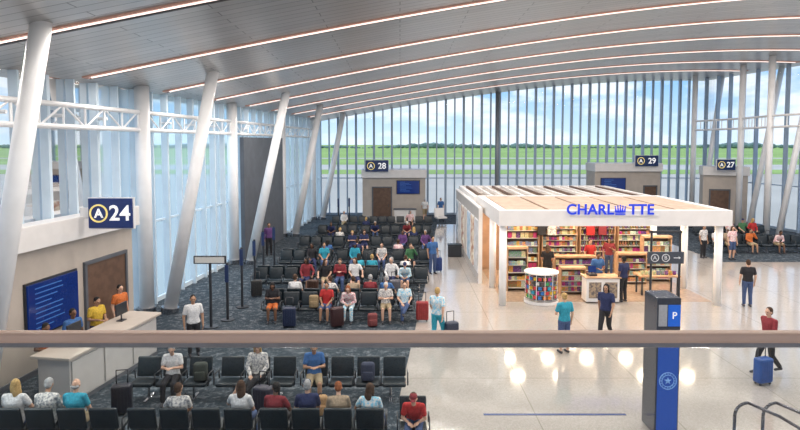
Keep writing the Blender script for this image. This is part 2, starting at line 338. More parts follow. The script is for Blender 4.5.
# ------------------------------------------------------------ benches
SEAT=G().box((0,-.01,.405),(.54,.5,.09),rot=RX(math.radians(-4)),bev=.035,seg=3).mesh('seat',BLACK,True)
BACK=G().box((0,.29,.68),(.54,.075,.46),rot=RX(math.radians(-13)),bev=.033,seg=3).mesh('backrest',BLACK,True)
ARM=G().tube([(0,.22,.42),(0,.2,.63),(0,-.16,.65),(0,-.2,.42)],.016).mesh('armrest',DARK,True)
LEG=G().cyl((0,.02,.32),(0,.02,.04),.03).box((0,.02,.025),(.07,.56,.04),bev=.012).mesh('leg',CHROME)
seatpos={}
def bench(x0,n,d,face,label,group):
    W=.62*n; rz=0 if face=='us' else PI
    t=empty('bench',(x0+W/2,d,0),rz,label,'bench',group)
    G().box((0,.02,.34),(W-.1,.09,.05)).obj('beam',DARK,t)
    for i in range(n):
        x=(i-(n-1)/2)*.62; inst('seat',SEAT,t,(x,0,0)); inst('backrest',BACK,t,(x,0,0))
    for i in range(n+1): inst('armrest',ARM,t,((i-n/2)*.62,0,0))
    for s in (-1,1): inst('leg',LEG,t,(s*(W/2-.4 if n>1 else .15),0,0))
    return [x0+.31+.62*i for i in range(n)]
ROWS=[('A',11.6,'away','nearest row facing away',[(-7.9,4),(-5.3,4),(-2.75,4)]),
('A2',11.5,'us','beside the terrazzo edge',[(-.05,1)]),
('B',13.75,'us','second row facing viewer',[(-6.3,3),(-4.3,3),(-2.3,4)]),
('C',20,'us','third row facing viewer',[(-4.65,4),(-2.0,4)]),
('D',21.15,'away','fourth row facing away',[(-4.65,4),(-2.0,4)]),
('E',24.0,'us','fifth row facing viewer',[(-6.0,4),(-3.35,4),(-.7,3)]),
('F',25.15,'away','sixth row facing away',[(-6.0,4),(-3.35,4),(-.7,3)]),
('G',27.9,'us','seventh row facing viewer',[(-5.7,4),(-3.05,4),(-.4,3)]),
('H',29.05,'away','eighth row facing away',[(-5.7,4),(-3.05,4),(-.4,3)]),
('I',32.0,'us','ninth row facing viewer',[(-5.5,4),(-2.85,4),(-.2,3)]),
('J',33.15,'away','tenth row facing away',[(-5.5,4),(-2.85,4),(-.2,3)]),
('K',36.4,'us','eleventh row facing viewer',[(-5.1,4),(-2.45,4),(.1,3)]),
('L',37.55,'away','twelfth row facing away',[(-5.1,4),(-2.45,4),(.1,3)]),
('M',41.3,'us','farthest row facing viewer',[(-4.8,4),(-2.15,4),(.4,3)]),
('R',32.5,'us','front row beyond shop',[(17.0,4),(19.65,4),(22.3,4)]),
('R2',33.65,'away','second row beyond shop',[(17.0,4),(19.65,4),(22.3,4)]),
('S',36.6,'us','third row beyond shop',[(18.1,4),(20.75,3)]),
('T',40,'us','back row beyond shop',[(18.9,3),(20.9,2)])]
NUM={1:'single seat',2:'two-seat',3:'three-seat',4:'four-seat'}
rowinfo={}
for nm,d,face,desc,bs in ROWS:
    s=[]
    for i,(x0,k) in enumerate(bs):
        s+=bench(x0,k,d,face,'black %s bench with dark arms, %s from left, %s'%(NUM[k],ORD[i],desc),'waiting benches')
    rowinfo[nm]=(d,face,desc,s)
# ------------------------------------------------------------ people
bm=bmesh.new(); bmesh.ops.create_icosphere(bm,subdivisions=2,radius=1); ICO=[v.co.copy() for v in bm.verts]; bm.free()
def hull(bm,pts):
    vs=[bm.verts.new(p) for p in pts]; r=bmesh.ops.convex_hull(bm,input=vs,use_existing_faces=False)
    dead=[e for e in r['geom_unused']+r['geom_interior'] if isinstance(e,bmesh.types.BMVert)]
    if dead: bmesh.ops.delete(bm,geom=list(set(dead)),context='VERTS')
def skel(p):
    V=Vector; J={'hy':0}
    if p.startswith('sit'):
        ln={'sit_lean':.22,'sit_sprawl':-.02}.get(p,0)
        J.update(pel=V((0,.08,.545)),hipL=V((-.09,.05,.53)),hipR=V((.09,.05,.53)),wai=V((0,.10-ln*.3,.70)),che=V((0,.11-ln,.93-ln*.2)),nek=V((0,.09-ln*1.3,1.09-ln*.35)),
          shL=V((-.17,.10-ln*1.2,1.03-ln*.35)),shR=V((.17,.10-ln*1.2,1.03-ln*.35)),
          knL=V((-.12,-.38,.50)),knR=V((.12,-.38,.50)),anL=V((-.13,-.40,.10)),anR=V((.13,-.43,.10)),
          elL=V((-.23,.02-ln*.9,.77-ln*.3)),elR=V((.23,.02-ln*.9,.77-ln*.3)),wrL=V((-.12,-.19-ln*.3,.655)),wrR=V((.12,-.17-ln*.3,.655)),head=V((0,.05-ln*1.5,1.245-ln*.4)),hp=math.radians(6+max(ln,0)*60))
        if p=='sit_phone': J.update(wrL=V((-.07,-.22,.84)),wrR=V((.07,-.21,.84)),hp=math.radians(28),head=V((0,.0,1.235)))
        if p=='sit_cross': J.update(knR=V((.04,-.42,.63)),anR=V((-.12,-.62,.42)),knL=V((-.11,-.38,.50)))
        if p=='sit_turn': J.update(hy=.8,elL=V((-.31,.06,.80)),wrL=V((-.31,-.16,.70)))
        if p=='sit_sprawl': J.update(knL=V((-.15,-.42,.49)),anL=V((-.2,-.72,.12)),knR=V((.14,-.41,.49)),anR=V((.16,-.62,.10)),hy=-.5,elR=V((.31,.08,.82)),wrR=V((.31,-.14,.70)))
        if p=='sit_call': J.update(elR=V((.30,-.06,.83)),wrR=V((.15,-.06,1.10)),hy=.4,elL=V((-.24,.02,.77)))
        J['up']=False
    else:
        J.update(pel=V((0,0,.97)),hipL=V((-.09,0,.92)),hipR=V((.09,0,.92)),wai=V((0,0,1.10)),che=V((0,.01,1.31)),nek=V((0,.01,1.46)),shL=V((-.18,.01,1.41)),shR=V((.18,.01,1.41)),
          knL=V((-.10,-.01,.50)),knR=V((.10,-.01,.50)),anL=V((-.11,.02,.09)),anR=V((.11,.02,.09)),elL=V((-.25,.03,1.13)),elR=V((.25,.03,1.13)),wrL=V((-.25,-.04,.88)),wrR=V((.25,-.04,.88)),head=V((0,-.01,1.62)),hp=math.radians(4))
        if p=='walk': J.update(knL=V((-.09,-.20,.52)),anL=V((-.09,-.28,.10)),knR=V((.09,.03,.49)),anR=V((.09,.32,.16)),elL=V((-.24,.12,1.14)),wrL=V((-.23,.14,.90)),elR=V((.24,-.06,1.14)),wrR=V((.22,-.22,.93)))
        if p=='hold': J.update(elL=V((-.25,.0,1.15)),elR=V((.25,.0,1.15)),wrL=V((-.10,-.24,1.13)),wrR=V((.10,-.24,1.13)),hp=math.radians(16),head=V((0,-.03,1.61)))
        if p=='phone': J.update(elR=V((.25,-.03,1.15)),wrR=V((.12,-.22,1.27)),hp=math.radians(14),head=V((0,-.03,1.61)))
        J['up']=True
    return J
def headM(J): return Matrix.Translation(J['head'])@RZ(J['hy'])@RX(J['hp'])
def arm_dirs(J,s):
    e,w=J['el'+s],J['wr'+s]; return (w-e).normalized()
def mk(p,part):
    J=skel(p); bm=bmesh.new()
    def cap(a,b,r0,r1): 
        a=Vector(a);b=Vector(b); hull(bm,[a+v*r0 for v in ICO]+[b+v*r1 for v in ICO])
    def ell(M,c,r): hull(bm,[M@(Vector(c)+Vector((v.x*r[0],v.y*r[1],v.z*r[2]))) for v in ICO])
    def torso(k,low=True):
        P=lambda c,x:(c+Vector((-x,0,0)),c+Vector((x,0,0)))
        def slab(c0,x0,r0,c1,x1,r1):
            pts=[]
            for c,x,r in ((c0,x0,r0),(c1,x1,r1)):
                for q in P(c,x): pts+=[q+v*(r+k) for v in ICO]
            hull(bm,pts)
        if low: slab(J['pel'],.075,.095,J['wai'],.055,.085)
        slab(J['wai'],.055,.085,J['che'],.075,.1); slab(J['che'],.075,.1,(J['shL']+J['shR'])/2,.12,.055)
    def arms(k,end):
        for s in 'LR':
            a,e_,w_=J['sh'+s],J['el'+s],J['wr'+s]
            if end=='short': cap(a,a.lerp(e_,.62),.055+k,.05+k)
            else: cap(a,e_,.052+k,.042+k); cap(e_,w_,.04+k,.028+k)
    def legs(k,end):
        cap(J['hipL'],J['hipR'],.095+k,.095+k)
        for s in 'LR':
            h,kn,an=J['hip'+s],J['kn'+s],J['an'+s]
            if end=='short': cap(h,h.lerp(kn,.85),.09+k,.072+k)
            else: cap(h,kn,.09+k,.06+k); cap(kn,kn.lerp(an,.93),.058+k,.044+k)
    if part=='body':
        torso(0); arms(0,'long'); 
        cap(J['hipL'],J['hipR'],.09,.09)
        for s in 'LR':
            sg=-1 if s=='L' else 1
            h,kn,an=J['hip'+s],J['kn'+s],J['an'+s]; cap(h,kn,.085,.055); cap(kn,kn.lerp(an,.35),.055,.055); cap(kn.lerp(an,.35),an,.055,.036)
            cap(an+Vector((0,.03,-.045)),an+Vector((0,-.14,-.05)),.035,.027)
            cap(an+Vector((0,.03,-.045)),an,.035,.036)
            w_=J['wr'+s]; dr=arm_dirs(J,s); nn=Vector((-sg,0,0)) if J['up'] and p not in('hold','phone') else Vector((0,0,-1))
            if abs(nn.dot(dr))>.8: nn=Vector((0,-1,0))
            lat=dr.cross(nn).normalized(); nn=lat.cross(dr).normalized()*(1 if lat.cross(dr).dot(nn)>0 else -1)
            pe=w_+dr*.085
            for o in (-.026,0,.026): cap(w_,pe+lat*o,.022,.014)
            for o,L in ((-.036,.062),(-.012,.078),(.012,.074),(.036,.056)):
                q=pe+lat*o; m=q+dr*L*.5+nn*.008; t=m+dr*L*.38+nn*.024; cap(q,m,.0095,.0085); cap(m,t,.0085,.0075)
            fw=lat if lat.y<0 else -lat
            q=w_+dr*.03+fw*.02; m=q+fw*.035+dr*.03; cap(q,m,.012,.01); cap(m,m+dr*.032+nn*.008,.01,.008)
        M=headM(J); cap(J['nek']-Vector((0,0,.03)),J['head']-Vector((0,-.015,.06)),.052,.048)
        ell(M,(0,0,.012),(.074,.094,.105)); ell(M,(0,-.018,-.045),(.056,.07,.07)); ell(M,(0,-.04,-.09),(.03,.035,.03))
        ell(M,(0,-.098,-.018),(.012,.016,.022)); ell(M,(0,-.09,.032),(.045,.012,.012))
        for s in (-1,1): ell(M,(s*.077,.005,-.01),(.01,.018,.03))
        vox=.0085
    elif part.startswith('top_'):
        torso(.018); arms(.014,part[4:]); cap(J['nek']-Vector((0,0,.04)),J['nek']-Vector((0,0,.02)),.065,.06); vox=.014
    elif part.startswith('bottom_'):
        legs(.014,part[7:]); vox=.014
    elif part=='shoes':
        for s in 'LR': an=J['an'+s]; cap(an+Vector((0,.035,-.048)),an+Vector((0,-.155,-.052)),.04,.034); cap(an+Vector((0,.035,-.048)),an+Vector((0,.0,-.02)),.04,.042)
        vox=.012
    elif part.startswith('hair') or part=='cap':
        M=headM(J)
        if part=='hair_short': ell(M,(0,.02,.034),(.083,.092,.1)); ell(M,(0,.04,-.02),(.076,.065,.07))
        if part=='hair_long':
            ell(M,(0,.02,.034),(.088,.096,.105)); ell(M,(0,.05,-.04),(.09,.065,.1)); ell(M,(0,.075,-.14),(.09,.05,.11))
            for s in (-1,1): ell(M,(s*.078,.0,-.05),(.02,.04,.1))
        if part=='hair_bun': ell(M,(0,.02,.034),(.084,.094,.102)); ell(M,(0,.12,.05),(.045,.045,.045)); ell(M,(0,.04,-.02),(.076,.065,.06))
        if part=='hair_bald': ell(M,(0,.035,-.03),(.081,.068,.05))
        if part=='cap': ell(M,(0,.0,.062),(.084,.1,.068)); ell(M,(0,-.12,.05),(.06,.055,.010))
        vox=.009
    me=bpy.data.meshes.new(part); bm.to_mesh(me); bm.free()
    t=bpy.data.objects.new('t',me); col.objects.link(t); rm=t.modifiers.new('r','REMESH'); rm.mode='VOXEL'; rm.voxel_size=vox; rm.use_smooth_shade=True
    bpy.context.view_layer.update(); m2=bpy.data.meshes.new_from_object(t.evaluated_get(bpy.context.evaluated_depsgraph_get()))
    bpy.data.objects.remove(t); m2.materials.clear(); m2.materials.append(WHITE); m2.name=part
    if part=='body':
        m2.materials.append(WHITE); m2.materials.append(WHITE); M=headM(J); Mi=M.inverted()
        for f in m2.polygons:
            if (f.center-J['head']).length<.14:
                q=Mi@f.center
                if q.y<-.05:
                    if abs(abs(q.x)-.031)<.013 and abs(q.z-.008)<.008: f.material_index=1
                    elif abs(q.x)<.024 and abs(q.z+.055)<.006: f.material_index=2
    for f in m2.polygons: f.use_smooth=True
    return m2
PM={}
def pm(p,part):
    if (p,part) not in PM: PM[(p,part)]=mk(p,part)
    return PM[(p,part)]
EYEM=pbr('eye_dark',(.02,.015,.012),.3,noise=.1); LIP=pbr('lips',(.4,.14,.12),.5,noise=.1)
SK=[pbr('skin_light',(.62,.38,.27),.55,noise=.08,scale=12),pbr('skin_tan',(.42,.24,.15),.55,noise=.08,scale=12),pbr('skin_brown',(.17,.085,.05),.55,noise=.1,scale=12)]
HC={'black':(.012,.01,.01),'brown':(.07,.035,.018),'blonde':(.5,.33,.13),'grey':(.4,.4,.4),'white':(.7,.68,.65),'red':(.3,.09,.03)}
def setm(o,i,m): s=o.material_slots[i]; s.link='OBJECT'; s.material=m
def person(x,y,rz,pose,skin,top,sl,bot,bc,hair,hc,label,shoe=(.05,.05,.06),cap=None,sc=1.0,group=None,z=.012):
    o=inst('person',pm(pose,'body'),None,(x,y,z),rz); o.scale=(sc,)*3
    setm(o,0,SK[skin]); setm(o,1,EYEM); setm(o,2,LIP); tag(o,label,'person',group)
    def ch(n,part,c): q=inst(n,pm(pose,part),o); setm(q,0,fab(c))
    ch('shirt','top_'+sl,top)
    ch('trousers' if bot=='long' else 'shorts','bottom_'+bot,bc)
    ch('shoes','shoes',shoe); ch('hair','hair_'+hair,HC[hc])
    if cap: ch('cap','cap',cap)
    return o
CN={'red':(.5,.03,.03),'navy':(.02,.03,.1),'blue':(.05,.15,.38),'cyan':(.2,.55,.75),'white':(.75,.75,.75),'grey':(.25,.26,.28),'black':(.02,.02,.025),'pink':(.65,.25,.3),'teal':(.03,.33,.45),'orange':(.65,.17,.04),'yellow':(.75,.5,.06),'green':(.06,.18,.08),'tan':(.42,.32,.22),'purple':(.12,.05,.18),'maroon':(.25,.03,.04),'denim':(.06,.1,.22),'khaki':(.4,.32,.2)}
HW={'short':'short','long':'long','bun':'tied','bald':'thinning'}
rr=random.Random(5)
def seated(row,px,top,sl,bot,bc,hair,hc,skin,pose='sit',cap=None,shoe=(.06,.06,.07)):
    d,face,desc,ss=rowinfo[row]; used=seatpos.setdefault(row,set())
    tx=X(px,d); c=[i for i in range(len(ss)) if i not in used]; i=min(c,key=lambda k:abs(ss[k]-tx)); used.add(i)
    lab='person in %s %s, %s, seat %d from left, %s'%(top,{'short':'t-shirt','long':'long top'}[sl],'%s cap'%[k for k,v in CN.items() if v==cap][0] if cap else HW[hair]+' '+hc+' hair',i+1,desc)
    return person(ss[i]+rr.uniform(-.03,.03),d,(0 if face=='us' else PI)+rr.uniform(-.16,.16),pose,skin,CN[top],sl,bot,CN[bc],hair,hc,lab,shoe,cap,sc=rr.uniform(.93,1.0))
seated('A',22,'white','short','long','denim','long','blonde',0,'sit_turn')
seated('A',50,'grey','long','long','black','short','grey',1,'sit_phone')
seated('A',72,'teal','short','short','khaki','bald','grey',0)
seated('A',172,'grey','short','long','black','short','brown',1,'sit_sprawl')
seated('A',236,'white','short','long','denim','long','brown',0,'sit_call')
seated('A',270,'maroon','short','long','black','short','black',2,'sit_turn')
seated('A',302,'navy','short','long','khaki','short','grey',0,cap=CN['navy'])
seated('A',335,'tan','short','long','denim','short','red',0,'sit_phone')
seated('A',368,'cyan','short','long','denim','long','brown',1,'sit_sprawl')
seated('A2',412,'red','short','long','denim','short','brown',0,'sit_lean',cap=CN['maroon'],shoe=(.5,.5,.5))
seated('B',165,'white','short','long','black','short','grey',0,'sit_phone')
seated('B',250,'grey','long','long','black','long','blonde',0,'sit_cross',shoe=(.6,.6,.6))
seated('B',312,'blue','short','short','khaki','short','brown',1,'sit_phone')
seated('C',270,'black','short','short','orange','long','black',2,'sit_phone')
seated('C',320,'red','short','short','denim','short','black',1,'sit')
seated('C',357,'pink','long','long','cyan','long','red',0,'sit_lean')
seated('C',384,'grey','short','short','khaki','short','white',0,'sit_phone')
seated('C',404,'cyan','short','long','denim','short','brown',0,'sit_cross')
for px,c in ((300,'white'),(325,'grey'),(342,'tan'),(372,'maroon'),(395,'blue')): seated('D',px,c,'short','long','denim','short','brown' if px<350 else 'grey',0,'sit_turn' if px%2 else 'sit')
rs=random.Random(11)
def rnd(row,pxs):
    for px in pxs:
        seated(row,px,rs.choice(['white','grey','navy','tan','blue','black','white','cyan','pink','grey','orange','green','teal','white','maroon','navy','purple','red']),rs.choice(['short','short','long']),rs.choice(['long','short']),rs.choice(['denim','black','khaki','navy']),rs.choice(['short','long','short','bun']),rs.choice(['brown','black','blonde','grey','brown']),rs.choice([0,0,1,2]),rs.choice(['sit','sit_phone','sit_cross','sit_lean','sit_turn','sit_sprawl','sit_call']),cap=CN[rs.choice(['white','navy'])] if rs.random()<.15 else None)
rnd('E',(313,331,347,362,381,400)); rnd('F',(350,372,405)); rnd('G',(309,327,352,388,415)); rnd('H',(325,355,400)); rnd('I',(346,365,398,420)); rnd('J',(340,410)); rnd('K',(333,374,405)); rnd('L',(360,)); rnd('M',(342,410))
rnd('R',(718,733,752,775)); rnd('S',(735,748,760)); rnd('T',(703,722,735))
def stand(px,yf,rz,pose,skin,top,sl,bot,bc,hair,hc,label,**k):
    d=F*EYE/(yf-143) if yf>0 else -yf
    return person(X(px,d),d,rz,pose,skin,CN[top] if isinstance(top,str) else top,sl,bot,CN[bc],hair,hc,label,**k)
stand(190,-16.6,.5,'stand',1,'white','short','long','black','short','black','person in white shirt and black trousers standing by the gate counter')
stand(438,349,PI-.5,'walk',0,'cyan','short','long','teal','short','blonde','person in light blue patterned top walking along the terrazzo edge')
stand(567,357,PI+.3,'phone',0,'teal','short','short','denim','bun','blonde','person in teal top and denim shorts standing in front of the shop')
stand(609,-17.9,-.6,'walk',1,'navy','short','long','black','long','black','person in navy top and dark trousers walking past the shop counter')
stand(626,304,PI+.5,'stand',2,'navy','short','long','black','short','black','person in dark uniform with back turned at the right of the shop counter')
stand(752,309,PI-.2,'stand',0,'black','short','long','denim','short','brown','person in black top and dark jeans standing on the terrazzo right of the shop')
stand(775,378,-1.3,'walk',0,'maroon','long','long','black','short','brown','person in maroon top pulling a blue suitcase at the right edge')
stand(600,-23.2,.1,'hold',2,'blue','short','long','navy','short','black','clerk in blue shirt standing behind the white shop counter')
stand(592,-26.4,.2,'stand',0,'red','short','long','black','short','brown','person in red shirt browsing in the back of the shop')
stand(611,-26.9,-.4,'phone',1,'maroon','short','long','denim','long','black','person in maroon top looking at goods in the back of the shop')
stand(433,-27.2,.4,'stand',1,'blue','short','long','denim','short','black','person in blue shirt standing on the terrazzo beside the seventh bench row')
stand(425,-46.0,PI,'walk',0,'white','short','short','khaki','short','grey','person in white shirt and khaki shorts walking in front of the left far booth')
stand(706,-31,.4,'stand',1,'grey','short','long','black','short','black','person in grey top standing by the right hand benches')
stand(735,-30.6,.2,'stand',0,'pink','short','short','denim','long','brown','person in pink top and denim shorts standing in front of the right hand benches')
stand(549,-24.9,PI-.3,'hold',0,'black','short','long','black','long','brown','person in black browsing behind the round rack in the shop')
stand(268,-31.8,.4,'stand',1,'purple','long','long','black','short','black','person in purple top standing beside the left columns')
stand(441,-46.4,.3,'stand',0,'blue','short','long','denim','short','brown','person in blue top standing far away near the A 28 booth')
for px,d,tp,lb,ps in ((60,14.0,'orange','person in orange top with hands raised behind the near end of the gate counter','hold'),(84,15.2,'blue','person in blue shirt standing behind the middle of the gate counter','stand'),(103,16.4,'yellow','person in yellow vest leaning at the far end of the gate counter','hold'),(124,17.8,'orange','person in orange top standing in front of the brown doorway','stand')):
    person(min(X(px,d)-.05,-8.42),d,1.1,ps,[1,0,2,2][int(d)%4],CN[tp],'short','long',CN['navy'],'short','black',lb)
# ------------------------------------------------------------ luggage
def suitcase(x,y,rz,c,label,h=.62,ext=.35):
    t=empty('suitcase',(x,y,0.012),rz,label,'suitcase'); m=pbr('shell_%.2f_%.2f_%.2f'%c,c,.35,noise=.15,scale=8)
    g=G().box((0,0,.05+h/2),(.42,.25,h),bev=.05,seg=3)
    g.obj('body',m,t,True)
    g=G(); 
    for k in range(-2,3): g.box((k*.07,-.128,.05+h/2),(.02,.012,h*.8),bev=.004)
    g.obj('ribs',m,t)
    G().tube([(-.12,.06,h),(-.12,.06,h+ext),(.12,.06,h+ext),(.12,.06,h)],.012).obj('handle',DARK,t,True)
    for sx in (-1,1):
        for sy in (-1,1): G().cyl((sx*.15-.015,sy*.07,.03),(sx*.15+.015,sy*.07,.03),.03,n=10).obj('wheel',DARK,t)
    return t
def backpack(x,y,z,rz,c,label):
    t=empty('backpack',(x,y,z),rz,label,'backpack'); m=fab(c)
    G().box((0,0,.22),(.32,.2,.44),bev=.07,seg=3).obj('body',m,t,True); G().box((0,-.12,.15),(.24,.07,.22),bev=.03,seg=2).obj('pocket',m,t,True)
    for s in (-1,1): G().tube([(s*.09,.09,.4),(s*.1,.15,.28),(s*.09,.1,.08)],.018).obj('strap',DARK,t,True)
    G().tube([(-.04,.05,.43),(0,.05,.48),(.04,.05,.43)],.01).obj('handle',DARK,t,True)
suitcase(X(771,14.6),14.6,.3,(.02,.08,.3),'blue suitcase behind the person at the right edge')
suitcase(X(452,17.6),17.6,.4,(.03,.04,.07),'dark suitcase rolling beside the walking person on the terrazzo edge')
suitcase(-6.15,12.95,.2,(.02,.02,.03),'black suitcase left of the second row benches')
suitcase(-3.0,12.85,-.3,(.03,.03,.05),'black suitcase in front of the second row middle bench')
suitcase(-2.05,19.2,.5,(.05,.02,.02),'dark brown suitcase in front of the third row benches')
suitcase(-3.6,19.2,.1,(.02,.03,.07),'navy suitcase between two people in the third row')
suitcase(.75,19.9,.0,(.28,.03,.03),'red suitcase at the right end of the third row')
suitcase(-.2,23.1,.3,(.1,.1,.12),'grey suitcase in front of the fifth row benches')
suitcase(1.75,27.7,.0,(.02,.05,.2),'blue suitcase at the right end of the seventh row')
suitcase(-5.6,23.1,.3,(.03,.03,.03),'black suitcase at the left end of the fifth row')
suitcase(-3.4,23.1,-.2,(.06,.03,.02),'brown suitcase in front of the middle bench of the fifth row')
suitcase(-1.4,27.0,.2,(.03,.03,.04),'black suitcase in front of the seventh row benches')
backpack(-1.75,12.9,.012,.3,(.45,.28,.14),'tan backpack on the carpet in front of the second row'); backpack(-.75,13.7,.46,.0,(.04,.05,.09),'navy backpack lying on an empty second row seat')
backpack(-4.75,12.9,.012,-.3,(.03,.03,.03),'black backpack on the carpet beside the white shirted person')
backpack(-.9,19.3,.012,.3,(.2,.05,.05),'red backpack on the carpet in front of the third row')
backpack(-4.65,13.7,.46,.1,(.05,.06,.05),'dark green backpack on the second row seat beside the white shirted person')
backpack(-2.9,19.9,.46,.1,(.3,.22,.12),'tan backpack on a third row seat left of the red shirted person')
t=empty('waste_bin',(X(459,31.5),31.5,0),0,'low black bin standing on the terrazzo left of the shop','bin'); G().box((-.2,0,.3),(.7,.5,.6),bev=.04).obj('body',DARK,t); G().box((-.2,0,.63),(.75,.55,.06),bev=.02).obj('lid',BLACK,t)
def post(x,y,h,label,board=False,num=None):
    t=empty('boarding_post',(x,y,.012),0,label,'post','boarding posts'); G().cyl((0,0,0),(0,0,.03),.22,n=20).obj('base',DARK,t); G().cyl((0,0,.03),(0,0,h),.045,n=12).obj('pole',DARK,t)
    if board:
        p=G().box((0,0,h+.12),(1.05,.07,.26),bev=.015).obj('board',DARK,t); G().box((0,-.04,h+.12),(.95,.01,.19)).obj('board_face',pbr('board_white',(.65,.65,.62),.5,noise=.05),p)
    else: G().box((0,-.05,h-.35),(.13,.03,.6),bev=.01).obj('number_plate',pbr('plate_blue',(.02,.04,.12),.4,noise=.1),t)
post(X(208,19.2),19.2,2.1,'dark post with a wide pale board on top standing left of the third row',True)
for i,(px,y,h) in enumerate(((225,20,1.95),(240,21.6,2.2),(253,24,2.1),(262,26.4,2.1),(273,28.6,2.0),(338,44.2,1.9),(349,44.6,1.9))): post(X(px,y),y,h,'slim dark boarding post with narrow number plate, %s from the left of the plain posts'%ORD[i])
# ------------------------------------------------------------ shop
t=empty('shop_canopy',(0,0,0),0,'white flat shop canopy on round columns with tan roof panels','shop')
xa,xb,ya,yb=3.6,12.1,21.7,28.0
g=G(); zt,zb=3.55,2.98
g.box(((xa+xb)/2,ya+.15,(zt+zb)/2),(xb-xa,.3,zt-zb)); g.box(((xa+xb)/2,yb-.15,(zt+zb)/2),(xb-xa,.3,zt-zb))
for x in (xa+.15,xb-.15): g.box((x,(ya+yb)/2,(zt+zb)/2),(.3,yb-ya-.6,zt-zb))
g.obj('fascia',WHITE,t)
G().box(((xa+xb)/2,(ya+yb)/2,3.2),(xb-xa-.6,yb-ya-.6,.12)).obj('ceiling_panel',WHITE,t)
for k in range(5): G().box((xa+.3+(xb-xa-.6)*(k+.5)/5,(ya+yb)/2,3.5),((xb-xa-.6)/5-.14,yb-ya-.9,.08)).obj('roof_panel',WOODT,t)
for (x,y) in ((xa+.2,ya+.25),(xb-.35,ya+.25),(xa+.25,24.7),(xb-.4,24.5),(xb-.35,27.6)):
    G().cyl((x,y,0),(x,y,zb),.14,n=20).obj('support_column',STEELW,t,True)
s=empty('shop_sign',(X(613.5,21.6),21.62,3.58),0,'blue raised lettering spelling the city name along the white shop canopy','sign')
text('CHARL',.52,BTXT,s,(-.80,0,0),bold=.014,sp=1.05); text('TTE',.52,BTXT,s,(1.06,0,0),bold=.014,sp=1.05)
g=G(); g.box((.29,-.01,-.15),(.36,.03,.05)); g.box((.29,-.01,-.085),(.36,.03,.03))
for a in (-.16,-.08,0,.08,.16): g.cyl((.29+a*.95,-.01,-.07),(.29+a*1.15,-.01,.15-abs(a)*.3),.045,.012,n=6); g.sph((.29+a*1.15,-.01,.165-abs(a)*.3),.03,sub=1)
g.obj('emblem_crown',BTXT,s)
G().box((.1,.05,-.2),(3.2,.04,.03)).obj('mounting_rail',WHITE,s)
t=empty('shop_rear_room',(0,0,0),0,'rear shop block with panelled side wall and slatted dark top','shop block')
g=G(); g.box((3.65,31.9,1.5),(.15,7.1,3.0)); g.box((12.0,31.9,1.5),(.15,7.1,3.0)); g.box((7.8,35.5,1.5),(8.4,.15,3.0)); g.obj('side_wall',BEIGE,t); G().box((7.8,28.45,1.5),(8.3,.15,3.0)).obj('back_wall',pbr('shop_wall',(.55,.33,.2),.6,noise=.15,scale=2),t)
g=G(); 
for x,w in ((3.6,.2),(12.05,.2)): g.box((x,31.9,3.25),(w,7.2,.45))
g.box((7.8,35.5,3.25),(8.4,.2,.45)); g.obj('top_frame',WHITE,t); G().box((7.8,31.9,3.03),(8.2,7.0,.06)).obj('roof_deck',BEIGE,t)
for k in range(16): G().box((3.95+k*.51,31.9,3.42),(.11,7.0,.12)).obj('slat',BROWN if k%3==0 else WHITE,t)
t=empty('display_wall',(3.42,30.6,0),0,'long pale grey display wall carrying posters along the left side of the shop','display wall')
G().box((0,0,1.6),(.1,10.6,3.2),bev=.01).obj('panel',LGREY,t); G().box((0,-5.28,1.6),(.16,.08,3.2)).obj('end_post',WHITE,t); G().box((0,0,3.23),(.16,10.6,.06)).obj('top_rail',WHITE,t)
for k,c in enumerate(((.75,.75,.78),(.45,.2,.1),(.3,.5,.65),(.7,.6,.5),(.4,.15,.1),(.75,.75,.75),(.2,.3,.4))):
    o=empty('poster',(3.355,26.1+k*1.45,.4),-PI/2,'tall poster panel on the display wall left of the shop, %s from the viewer'%ORD[k],'poster','side wall posters')
    G().box((0,0,1.15),(1.15,.02,2.3)).obj('frame',STEELW,o); G().box((0,-.02,1.15),(1.05,.02,2.2)).obj('print',pbr('print%d'%k,c,.5,c2=tuple(1-.6*q for q in c[::-1]),scale=3),o)
struct(G().prism([(3.9,22.4),(11.8,22.4),(11.8,28.3),(3.9,28.3)],.0,.01).obj('floor_shop',pbr('shop_floor',(.42,.31,.23),.15,noise=.2,scale=6)))
DL=pbr('downlight',(1,.9,.75),.5,emit=(1,.80,.58),es=5,noise=.01)
for i in range(5):
    for j in range(3):
        o=empty('downlight',(4.6+i*1.65,22.9+j*2.0,3.14),0,'small round downlight under the white shop canopy','ceiling light','shop downlights'); G().cyl((0,0,-.04),(0,0,0),.1,n=16).obj('lamp',DL,o); ring(.13,.1,STEELW,o,(0,0,0),'trim').rotation_euler=(PI/2,0,0)
        ld=bpy.data.lights.new('shop_lamp','AREA'); ld.shape='DISK'; ld.size=.5; ld.energy=40; ld.color=(1,.80,.58)
        lo=bpy.data.objects.new('shop_lamp',ld); lo.location=(4.6+i*1.65,22.9+j*2.0,3.08); link(lo)
PAL=[(.6,.04,.04),(.75,.45,.05),(.05,.2,.5),(.7,.68,.65),(.08,.3,.1),(.75,.25,.04),(.5,.05,.08),(.08,.4,.5),(.7,.5,.3),(.03,.03,.04),(.4,.10,.05),(.05,.05,.06)]
PMAT=[pbr('print_cover_%d'%i,c,.45,c2=tuple(min(1,q*.4+.35*((i*7+k*3)%5)/5) for k,q in enumerate(c)),scale=16) for i,c in enumerate(PAL)]
MAG=[G().box((0,0,.13),(.17,.02,.25)).mesh('magazine',m) for m in PMAT]
PKG=[G().box((0,0,.08),(.12,.1,.16),bev=.015).mesh('snack_box',m) for m in PMAT]
BOT=[G().cyl((0,0,0),(0,0,.15),.04,n=8).cyl((0,0,.15),(0,0,.19),.04,.016,n=8).cyl((0,0,.19),(0,0,.22),.018,n=8).mesh('bottle',m,True) for m in PMAT]
